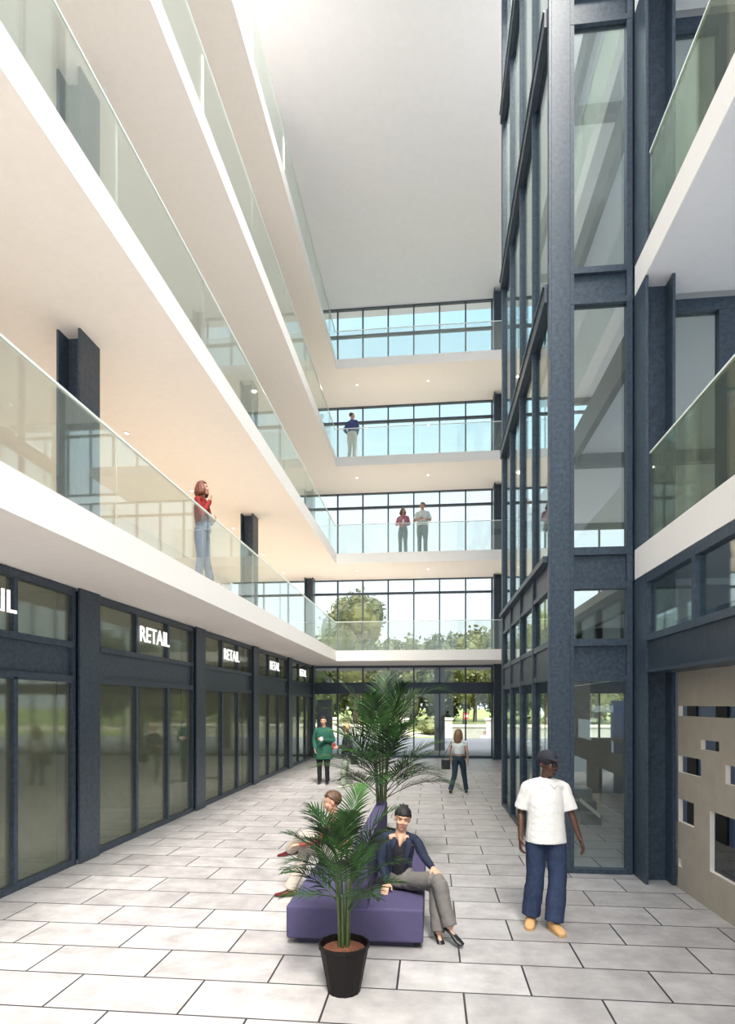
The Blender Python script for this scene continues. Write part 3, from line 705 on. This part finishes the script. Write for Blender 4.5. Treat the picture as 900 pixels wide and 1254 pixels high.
    if bottom:
        m = MB(); k = heavy
        m.loft([j['waist']-up*.06, j['pel']+up*.02, j['pel']-up*.05], [(.160*k,.124*k),(.170*k,.132*k),(.162*k,.125*k)], lat=latp, n=20, round_=False)
        for S in 'RL':
            hi, kn, an = j['hi'+S], j['kn'+S], j['an'+S]
            td = Vector(toes.get(S, (fw.x,fw.y,0))).normalized()
            end = an+V(0,0,.0)
            w = hem
            m.loft([hi+(j['pel']-hi)*.2, hi.lerp(kn,.35), kn, kn.lerp(an,.45), end], [.105*k,.100*k,.076*(.5+.5*w),.070*w,(.068*w,.074*w)], lat=latp, n=16, round_=False)
            m.ell(kn,.074*(.5+.5*w),.074*(.5+.5*w),.074*(.5+.5*w))
        o = m.build('trousers', bottom, root, True); remesh(o, vox, 3, .016, .08)
    # shoes
    if shoes:
        for S in 'RL':
            an = j['an'+S]; td = Vector(toes.get(S, (fw.x,fw.y,0))); tz = td.z; td = td.normalized(); sd = td.cross(V(0,0,1)).normalized(); un = sd.cross(td)
            m = MB()
            if shoe_type == 'boot':
                m.loft([an-td*.07-un*.045, an-td*.02-un*.04, an+td*.07-un*.047, an+td*.15-un*.053, an+td*.185-un*.057], [(.040,.036),(.045,.05),(.05,.042),(.050,.03),(.036,.022)], lat=sd)
                m.loft([an-td*.02+un*.05, an-td*.015-un*.03],[.052,.05],lat=sd)
                m.loft([an-td*.08-un*.078, an+td*.06-un*.078, an+td*.19-un*.078],[(.042,.010),(.052,.010),(.042,.010)],lat=sd)
            elif shoe_type == 'heel':
                m.loft([an-td*.045-un*.03, an+td*.03-un*.05, an+td*.115-un*.085, an+td*.165-un*.09], [(.032,.030),(.032,.020),(.042,.024),(.030,.015)], lat=sd)
                m.loft([an-td*.05-un*.035, an-td*.052-un*.095],[.016,.008],lat=sd,n=8)
            else:
                m.loft([an-td*.065-un*.045, an-td*.0-un*.04, an+td*.08-un*.055, an+td*.165-un*.062], [(.034,.034),(.038,.04),(.044,.028),(.030,.018)], lat=sd)
            o = m.build('shoe', shoes, root, True); remesh(o, .006, 1)
    return root, j, P
H = dict(black=mat('black_hair',(.008,.006,.008),.7,bump=.5,bscale=60), brown=mat('brown_hair',(.09,.045,.025),.5,noise=.3,nscale=30,bump=.5,bscale=60), red=mat('auburn_hair',(.13,.033,.016),.5,noise=.3,nscale=30,bump=.5,bscale=60),
         blonde=mat('blonde_hair',(.46,.31,.14),.5,noise=.25,nscale=30,bump=.5,bscale=60), lbrown=mat('light_brown_hair',(.17,.10,.05),.5,noise=.3,nscale=30,bump=.5,bscale=60))
WH = cloth('white_cotton',(.80,.78,.75),.03); JEAN = cloth('blue_denim',(.028,.042,.088),.25); TANB = mat('tan_leather',(.62,.36,.16),.55); BLK = cloth('black_cloth',(.012,.012,.016)); BLKL = mat('black_leather',(.01,.01,.012),.3)
# 1 walking man
person('man in black cap, loose white polo shirt and baggy blue jeans walking towards the camera', (1.14,6.20,0), R(180), 1.0,
    J=dict(pel=(0,0,.93),hiR=(.10,0,.91),hiL=(-.09,0,.91),knR=(.105,.02,.50),knL=(-.10,.07,.50),anR=(.15,.02,.10),anL=(-.05,.16,.085), shR=(.185,.01,1.40),shL=(-.185,-.02,1.385),
           chest=(.01,0,1.28),neck=(0,.0,1.46),head=(-.02,.02,1.605),elR=(.238,-.05,1.12),wrR=(.255,.06,.86),elL=(-.25,-.01,1.11),wrL=(-.315,.06,.88)),
    skin='dark', top=WH, bottom=JEAN, shoes=TANB, sleeve='half', face=(-.55,.83,-.05), cap=mat('black_cap',(.016,.018,.026),.8), shoe_type='boot', vox=.008, heavy=1.02, hem=1.35, hs=1.10, hair=None,
    toes=dict(R=(.25,1,-.1),L=(-.25,1,0)), toplen=.12, hands=dict(R=dict(c=.7),L=dict(c=.45)))
# 2 seated woman (coordinates about the point on the floor below her hips)
NAVY = cloth('navy_wool',(.016,.023,.045)); GREYT = cloth('grey_wool',(.15,.138,.13)); 
person('smiling woman in navy blazer and grey trousers seated cross-legged on the purple bench', (-.30,6.02,0), 0, 1.0,
    J=dict(pel=(0,0,.46),waist=(-.015,.02,.60),chest=(-.02,.03,.75),neck=(-.005,.02,.92),head=(.015,.0,1.055),
           shR=(-.180,.05,.865),shL=(.155,-.02,.865),elR=(-.20,.0,.62),wrR=(-.135,-.08,.445),elL=(.235,-.10,.71),wrL=(.315,-.235,.640),
           hiR=(-.075,.03,.455),hiL=(.07,-.05,.46),knR=(.33,-.24,.475),knL=(.36,-.33,.545),anR=(.37,-.38,.095),anL=(.47,-.44,.17)),
    skin='light', top=NAVY, bottom=GREYT, shoes=BLKL, hair=H['black'], hairstyle='updo', face=(.10,-1,-.02), torso_face=(.2,-1,0), inner=BLK, headtilt=-.14,
    toes=dict(R=(.35,-.75,-.35),L=(.75,-.6,-.25)), hands=dict(R=dict(d=(-.1,-.75,-.35),n=(0,-.2,-1),t=(1,0,0),c=.35),L=dict(d=(.45,-.75,-.30),n=(.2,-.35,-1),t=(-1,-.4,0),c=.55)), shoe_type='heel', vox=.007, heavy=.86, hem=1.0, bust=0)
# 3 seated person behind the palm
BEIG = cloth('beige_trousers',(.42,.37,.32)); PINK = cloth('brick_red_shirt',(.40,.10,.08)); MAR = mat('maroon_leather',(.10,.015,.015),.3)
r3,j3,P3 = person('person in red top and beige trousers seated behind the nearer palm on the purple bench', (-.99,6.80,0), 0, 1.0,
    J=dict(pel=(0,0,.47),waist=(-.02,.02,.61),chest=(-.08,.0,.78),neck=(-.10,0,.95),head=(-.13,-.02,1.09),
           shR=(-.09,.17,.90),shL=(-.10,-.18,.90),elR=(-.22,.20,.70),wrR=(-.40,.10,.62),elL=(-.24,-.22,.70),wrL=(-.47,-.12,.63),
           hiR=(0,.08,.47),hiL=(0,-.08,.47),knR=(-.42,.06,.53),knL=(-.40,-.14,.72),anR=(-.62,-.02,.09),anL=(-.64,.10,.52)),
    skin='tan', top=PINK, bottom=BEIG, shoes=MAR, hair=H['brown'], face=(-1,-.2,-.1), torso_face=(-1,0,0), toes=dict(R=(-1,-.1,-.05),L=(-1,.2,-.2)), vox=.008, heavy=.95, hem=1.0,
    hands=dict(L=dict(d=(-1,-.1,-.2),n=(0,0,-1),t=(0,1,0),c=.7),R=dict(d=(-1,-.1,-.2),n=(0,0,-1),t=(0,-1,0),c=.6)))
# 4 green coat
GRN = cloth('green_raincoat',(.018,.085,.058),.2)
r4,j4,P4 = person('dark-haired person in a long green raincoat holding a white cup, by the far shopfronts', (-2.96,16.47,0), R(178), 1.06,
    J=dict(elR=(.25,.0,1.14),wrR=(.20,.12,.92),elL=(-.26,.02,1.13),wrL=(-.04,.27,1.16)),
    skin='light', top=GRN, bottom=BLK, shoes=BLKL, hair=H['black'], hairstyle='short', coat=.30, heavy=1.14, hem=.85, vox=.011, hands=dict(L=dict(d=(.9,.3,.3),n=(0,1,.2),t=(0,0,1),c=.9)))
def cup(P, label, r=.036, hgt=.10):
    root = empty('paper_cup', P, label, 'cup'); MB().lathe([(r*.75,0),(r,hgt)]).build('cup_body','white',root,True); MB().lathe([(r*1.06,hgt),(r*1.06,hgt+.01),(r*.9,hgt+.018)]).build('lid','white',root,True)
cup((-2.96+.02,16.47-.42,1.20), 'white paper cup held by the person in the green raincoat')
# 5 blonde
SAGE = cloth('sage_trousers',(.24,.28,.22)); DKJ = cloth('black_jacket',(.02,.028,.028))
person('blonde woman in black jacket and pale green trousers beside the person in green raincoat', (-2.23,15.9,0), R(112), .95,
    J=dict(elR=(.24,.02,1.14),wrR=(.14,.26,1.10),elL=(-.24,.02,1.14),wrL=(-.12,.27,1.12),anR=(.14,-.14,.085),anL=(-.12,.14,.085),knL=(-.11,.12,.5),knR=(.12,.0,.5)),
    skin='light', top=DKJ, bottom=SAGE, shoes=mat('pale_green_shoes',(.5,.55,.4),.5), hair=H['blonde'], hairstyle='short', heavy=1.0, hem=1.15, toplen=.14, vox=.011, face=(.1,1,0))
bg = empty('shoulder_bag', (-2.0,15.75,.75), 'black shoulder bag hanging at the blonde woman\'s back', 'bag')
MB().box(-.09,.09,-.17,.17,-.12,.14).build('bag_body',BLKL,bg,bevel=.03); MB().loft([(0,-.14,.12),(-.08,-.10,.42),(-.14,0,.60),(-.08,.10,.42),(0,.14,.12)],[.012]*5,n=6).build('strap',BLKL,bg)
tag(MB().box(-2.60,-2.53,15.72,15.9,1.06,1.10).box(-2.60,-2.53,15.74,15.88,1.10,1.17).build('red_book',mat('red_cover',(.25,.03,.02),.5)), 'small dark red book held in the blonde woman\'s hands', 'book')
# 6 woman from behind
TEAL = cloth('dark_teal_denim',(.022,.042,.058)); LTT = cloth('pale_grey_crop_top',(.62,.66,.66))
person('long-haired woman in pale cropped top and dark trousers walking, seen from behind', (.68,15.15,0), R(-12), .90,
    J=dict(anR=(.19,.10,.085),anL=(-.20,-.16,.10),knR=(.13,.10,.50),knL=(-.12,.02,.50),elR=(.235,-.02,1.13),wrR=(.245,.04,.88),elL=(-.24,-.04,1.14),wrL=(-.22,.04,.90)),
    skin='tan', top=LTT, bottom=TEAL, shoes=BLKL, hair=H['lbrown'], hairstyle='long', hair_len=.24, sleeve='cap', cropped=True, heavy=.92, hem=.95, vox=.010, face=(.75,.65,0))
hb = empty('handbag', (.36,15.08,.72), 'black handbag on a thin strap hanging at the left of the woman seen from behind', 'bag')
MB().box(-.11,.11,-.05,.05,-.13,.13).build('bag_body',BLKL,hb,bevel=.02); MB().loft([(-.09,0,.12),(.03,0,.35),(.13,0,.56)],[.006]*3,n=6).loft([(.09,0,.12),(.12,0,.35),(.14,0,.56)],[.006]*3,n=6).build('strap',BLKL,hb)
# 7 woman on lowest balcony
RED = cloth('dark_red_sweater',(.19,.015,.014)); BLJ = cloth('blue_jeans',(.12,.15,.24))
person('auburn-haired woman in dark red sweater, hand at her chin, on the lowest balcony', (-3.80,9.72,LV[0]), R(-92), .985,
    J=dict(elR=(.21,.10,1.12),wrR=(.06,.17,1.40),elL=(-.22,.06,1.12),wrL=(.0,.22,1.10),anR=(.08,-.03,.085),anL=(-.08,.12,.085),pel=(0,.03,.95)),
    skin='light', top=RED, bottom=BLJ, shoes=mat('grey_shoes',(.35,.35,.38),.5), hair=H['red'], hairstyle='bob', heavy=.93, hem=.95, vox=.009, face=(-.1,1,.15), hands=dict(R=dict(d=(-.1,.1,1),n=(0,-1,0),t=(-1,0,0),c=.8)))
# 8 pair on second balcony
PNK = cloth('pink_blouse',(.42,.17,.23)); PGR = cloth('grey_green_trousers',(.14,.20,.20)); PWH = cloth('pale_shirt',(.66,.72,.72))
z3 = LV[1]
person('woman in pink blouse, left of the pair on the second lowest far bridge', (-1.04,22.42,z3), R(168), .97,
    J=dict(elR=(.25,.02,1.14),wrR=(.10,.26,1.12),elL=(-.24,.0,1.13),wrL=(-.06,.24,1.05)), skin='light', top=PNK, bottom=PGR, shoes=BLKL, hair=H['brown'], hairstyle='bob', heavy=1.0, vox=.012, face=(-.6,.8,0))
person('man in pale short-sleeved shirt, right of the pair on the second lowest far bridge', (-.32,22.42,z3), R(175), 1.08,
    J=dict(elR=(.26,.02,1.14),wrR=(.08,.27,1.12),elL=(-.27,.02,1.13),wrL=(-.06,.27,1.12)), skin='tan', top=PWH, bottom=PGR, shoes=BLKL, hair=mat('grey_brown_hair',(.12,.10,.085),.6), sleeve='half', heavy=1.08, vox=.012, face=(.65,.75,0), toplen=.02)
cup((-1.02,22.15,z3+1.09), 'white paper cup held by the woman in the pink blouse')
tag(MB().box(-.36,-.20,22.10,22.28,z3+1.18,z3+1.19).build('paper','white'), 'sheet of white paper held by the grey-haired man on the bridge', 'paper')
# 9 man on third balcony
NBL = cloth('blue_shirt',(.07,.09,.24)); WHT = cloth('white_trousers',(.70,.74,.76),.03)
person('man in blue shirt and white trousers alone on the third lowest far bridge', (-2.95,22.42,LV[2]), R(-20), 1.02,
    J=dict(elR=(.25,-.0,1.14),wrR=(.14,.16,1.0),elL=(-.28,-.03,1.15),wrL=(-.15,.10,.98)), skin='light', top=NBL, bottom=WHT, shoes=BLKL, hair=H['brown'], hairstyle='crop', heavy=1.08, vox=.012, face=(.7,.7,0))

# ------------------------------------------------------------------ outside
tag(MB().box(-40,60,25.14,40,-.3,-.01).build('terrace','paving'), 'grey paved terrace beyond the far glazed wall', 'terrace', kind='structure')
g = MB(); prof = [(39.9,-1.4),(52,-1.35),(56,-1.2),(75,-.3),(110,.4),(160,1)]
for i in range(len(prof)-1):
    (a,za),(b,zb) = prof[i],prof[i+1]; g.add([(-120,a,za),(140,a,za),(140,b,zb),(-120,b,zb)],[(0,1,2,3)])
tag(g.build('lawn','lawn'), 'sloping green lawn beyond the terrace', 'lawn', kind='structure')
# curving pale path
m = MB(); N = 30; L = []
for i in range(N+1):
    t = i/N; x = -25+75*t; y = 57+10*math.sin(t*2.6-.3); zz = -1.2+(y-56)*.047+.05
    L.append((x,y,zz))
vs = []
for (x,y,z) in L: vs += [(x,y-2.2,z-.16),(x,y+2.2,z+.16)]
m.add(vs,[(2*i,2*i+2,2*i+3,2*i+1) for i in range(N)])
tag(m.build('path','road'), 'pale curving path across the lawn', 'path', kind='structure')
tag(MB().box(-30,40,40.05,52,-1.45,-1.32).build('garden_path','road'), 'pale lower walk below the terrace', 'path', kind='structure')
gw = empty('garden_wall', (0,50,0), 'low pale stone garden wall with piers beyond the terrace', 'wall')
for k,(x0,x1) in enumerate(((-14,-2.2),(1.2,4.4),(4.9,16))):
    MB().box(x0,x1,-.2,.2,-1.35,.35).build('wall_panel','stonedark',gw); MB().box(x0,x1,-.3,.3,.35,.55).build('coping','stone',gw)
for x in (-14,-8,-2.2,1.4,4.7,9.6,16): MB().box(x-.3,x+.3,-.35,.35,-1.35,.9).box(x-.4,x+.4,-.45,.45,.9,1.1).build('pier','stone',gw,bevel=.03)
def foliage(n, rx, ry, rz, leaf, seed, base=.0):
    rr = random.Random(seed); m = MB(); lumps = []
    for i in range(20):
        a = rr.uniform(0,6.28); e = rr.uniform(-1.2,1.1); d = rr.uniform(.30,.74)
        lumps.append((V(rx*d*math.cos(a)*math.cos(e), ry*d*math.sin(a)*math.cos(e), rz*d*math.sin(e)), rr.uniform(.32,.50)))
    for i in range(n):
        c,r = lumps[rr.randrange(len(lumps))]
        d = V(rr.gauss(0,1),rr.gauss(0,1),rr.gauss(0,1)).normalized(); rad = r*rr.uniform(.75,1.08)
        p = c+V(d.x*rx*rad,d.y*ry*rad,d.z*rz*rad)
        a = V(rr.gauss(0,1),rr.gauss(0,1),rr.gauss(0,.6)).normalized(); b = a.orthogonal().normalized(); b = (b*math.cos(i)+a.cross(b)*math.sin(i)); l = leaf*rr.uniform(.6,1.3)
        m.add([p-a*l-b*l*.1, p-b*l*.5, p+a*l, p+b*l*.5],[(0,1,2,3)])
    for c,r in lumps:
        m.ell(c, rx*r*.78, ry*r*.78, rz*r*.78, 9, 6)
    return m
def tree(x, y, z, h, rx, rz, ml, n, leaf, seed, label, cat='tree', group='trees beyond the terrace', name='garden_tree'):
    root = empty(name, (x,y,z), label, cat, group)
    if name == 'garden_tree':
        t = MB().loft([(0,0,-.2),(.1,.05,h*.3),(0,0,h*.62)],[.28,.2,.12],n=8)
        rr = random.Random(seed)
        for q in range(5):
            a = q*1.3; t.loft([(0,0,h*(.3+.06*q)),(rx*.45*math.cos(a),rx*.45*math.sin(a),h*(.5+.06*q))],[.1,.04],n=6,sub=2)
        t.build('trunk','bark',root,True)
    f = foliage(n, rx, rx*.9, rz, leaf, seed).build('foliage', ml, root); f.location = (0,0,h-rz)
    return root
rr = random.Random(11)
px = [-17.5,-12.5,-8.2,-4.0,.4,4.6,9.0,13.6,18.4,23.5,29]
for i,x in enumerate(px):
    h = rr.uniform(11.2,12.8)
    tree(x+rr.uniform(-.8,.8), 70+rr.uniform(-2,3), -.3, h, rr.uniform(3.0,3.5), h*.50, ['leafA','leafB','leafC'][i%3], 3600, .28, 40+i, '%s from the left of the round-crowned trees in the row beyond the lawn' % ['first','second','third','fourth','fifth','sixth','seventh','eighth','ninth','tenth','eleventh'][i], group='row of trees beyond the lawn')
for i,x in enumerate([-20,-14.5,-9.5,-4.6,.6,5.8,11,16.5,22,28]):
    tree(x, 82, -.2, rr.uniform(11.5,13.2), 4.4, 6.4, ['leafB','leafA'][i%2], 2600, .38, 140+i, '%s from the left of the darker trees in the back row' % ['first','second','third','fourth','fifth','sixth','seventh','eighth','ninth','tenth'][i], group='back row of trees')
tree(-6.6, 52, -1.3, 13.9, 3.4, 4.6, 'leafA', 2600, .20, 91, 'tall olive-green tree rising above the others at the left of the far window')
tree(10.6, 62, -.6, 12.3, 2.6, 3.0, 'leafC', 1500, .22, 92, 'sparse light green treetop rising at the right of the far window')
tree(7.4, 64, -.6, 10.4, 2.2, 2.4, 'leafC', 1300, .22, 93, 'small light green tree left of the sparse treetop at the right')
for i,(x,y,w) in enumerate([(-9,60,2.6),(-4,63,2.4),(.5,62,2.2),(7.5,59,2.4),(10.5,59.5,2.3),(14,60,2.6),(20,60,2.6),(-15,60,2.6)]):
    tree(x, y, -.9, 1.9, w, .95, ['leafC','leafB'][i%2], 900, .14, 60+i, '%s low rounded shrub on the lawn' % ['far left','left','middle','right of centre','right','wide right','far right','outermost left'][i], 'shrub', 'shrubs on the lawn', 'garden_shrub')
# canopy over the terrace with its pier
cn = empty('canopy', (0,25.2,3.86), 'flat grey canopy over the terrace outside the far glazed wall', 'canopy')
MB().box(-9,12,0,4.4,0,.14).build('canopy_slab','panelgrey',cn); MB().box(.15,.65,4.0,4.35,-3.87,0).build('pier','panelgrey',cn)
MB().box(-7.4,-6.6,4.0,4.35,-3.87,0).build('pier','panelgrey',cn)
tag(MB().box(-5.0,-4.35,26.2,26.5,-.01,2.4).build('door_panel','panelgrey',bevel=.02), 'tall grey panel standing outside the glass behind the green raincoat', 'panel')
sg = empty('road_sign', (3.0,53,-1.3), 'small red and white sign on a thin post on the path', 'sign'); MB().lathe([(.04,0),(.04,2.7)],n=8).build('post','steel',sg); MB().box(-.2,.2,-.03,.03,2.2,2.75).build('sign_plate','red',sg); MB().box(-.13,.13,-.045,-.03,2.38,2.6).build('sign_face','white',sg)
for (x,lab) in ((7.7,'white globe lantern on a stone pier seen through the tower glass'),):
    ln = empty('garden_lantern', (x,44,-1.35), lab, 'lantern'); MB().box(-.5,.5,-.4,.4,0,1.8).box(-.6,.6,-.5,.5,1.8,1.95).build('pier','stone',ln,bevel=.03)
    MB().lathe([(.14,1.95),(.07,2.1),(.07,2.5),(.15,2.55)],n=12).build('post','stone',ln,True); MB().lathe([(.02,2.55),(.20,2.62),(.27,2.85),(.21,3.08),(.10,3.2),(.04,3.3),(.01,3.42)],n=16).build('globe','white',ln,True)
def car(x,y,z,m,label):
    c = empty('car', (x,y,z), label, 'car', 'parked cars beyond the hedge')
    MB().loft([(-2.1,0,.55),(-1.2,0,.62),(1.2,0,.62),(2.1,0,.5)],[(.75,.3),(.85,.38),(.85,.38),(.7,.26)],lat=(0,1,0)).build('car_body',m,c,True)
    MB().loft([(-1.2,0,1.0),(-.5,0,1.15),(.5,0,1.15),(1.0,0,1.0)],[(.6,.1),(.66,.3),(.66,.3),(.6,.1)],lat=(0,1,0)).build('cabin','darkroom',c,True)
    for a in (-1.3,1.3):
        w_ = MB().lathe([(.32,-.1),(.33,.1)],n=14); o = w_.build('wheel','darkroom',c); o.rotation_euler = (R(90),0,0); o.location = (a,-.78,.32)
car(9.2,63.8,-.8,'red','red car parked beyond the shrubs'); car(14.2,64.2,-.8,'white','white car parked right of the red car beyond the shrubs')
person('distant person in a white shirt below the far terrace edge', (3.55,41.4,-1.32), R(150), .96, skin='tan', top=WH, bottom=BLK, shoes=BLKL, hair=H['brown'], vox=.016)

# ------------------------------------------------------------------ sky and sun
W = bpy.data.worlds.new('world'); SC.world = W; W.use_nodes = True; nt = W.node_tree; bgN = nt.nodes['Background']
tc = nt.nodes.new('ShaderNodeTexCoord'); sx = nt.nodes.new('ShaderNodeSeparateXYZ'); nt.links.new(tc.outputs['Generated'], sx.inputs[0])
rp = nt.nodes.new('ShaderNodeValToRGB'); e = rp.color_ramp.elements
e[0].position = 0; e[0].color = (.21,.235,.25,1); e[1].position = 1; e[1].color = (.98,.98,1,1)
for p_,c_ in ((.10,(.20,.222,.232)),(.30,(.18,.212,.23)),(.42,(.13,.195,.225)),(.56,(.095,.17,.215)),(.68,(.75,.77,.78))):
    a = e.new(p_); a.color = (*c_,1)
nz = nt.nodes.new('ShaderNodeTexNoise'); nz.inputs['Scale'].default_value = 2.2; nz.inputs['Detail'].default_value = 4; nt.links.new(tc.outputs['Generated'], nz.inputs['Vector'])
mx = nt.nodes.new('ShaderNodeMix'); mx.data_type = 'RGBA'; mx.inputs['B'].default_value = (.21,.225,.232,1); mx.blend_type = 'LIGHTEN'
mr = nt.nodes.new('ShaderNodeMapRange'); mr.inputs['From Min'].default_value = .45; mr.inputs['From Max'].default_value = .75; mr.inputs['To Max'].default_value = .6
nt.links.new(nz.outputs['Fac'], mr.inputs['Value']); nt.links.new(mr.outputs['Result'], mx.inputs['Factor'])
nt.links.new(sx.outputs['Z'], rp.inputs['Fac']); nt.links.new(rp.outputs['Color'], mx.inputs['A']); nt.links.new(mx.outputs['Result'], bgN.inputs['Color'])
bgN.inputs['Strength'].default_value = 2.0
S = bpy.data.lights.new('sun','SUN'); S.energy = 3.2; S.angle = R(22); S.color = (1,.95,.88)
so = bpy.data.objects.new('sun', S); COL.objects.link(so)
dv = Vector((-.19,.60,-.78)).normalized()   # direction the light travels
so.rotation_euler = dv.to_track_quat('-Z','Y').to_euler()

# ------------------------------------------------------------------ camera
cd = bpy.data.cameras.new('camera'); cam = bpy.data.objects.new('camera', cd); COL.objects.link(cam)
cd.sensor_fit = 'HORIZONTAL'; cd.sensor_width = 36; cd.lens = 740/900*36; cd.shift_y = (862.5-627)/900; cd.clip_end = 500
cam.location = (0,0,2.2); cam.rotation_euler = (R(90),0,R(6.02))
SC.camera = cam
SC.view_settings.view_transform = 'Standard'; SC.view_settings.look = 'None'; SC.view_settings.gamma = 1; SC.view_settings.use_curve_mapping = False
SC.view_settings.exposure = 1.52
SC.cycles.transparent_max_bounces = 20
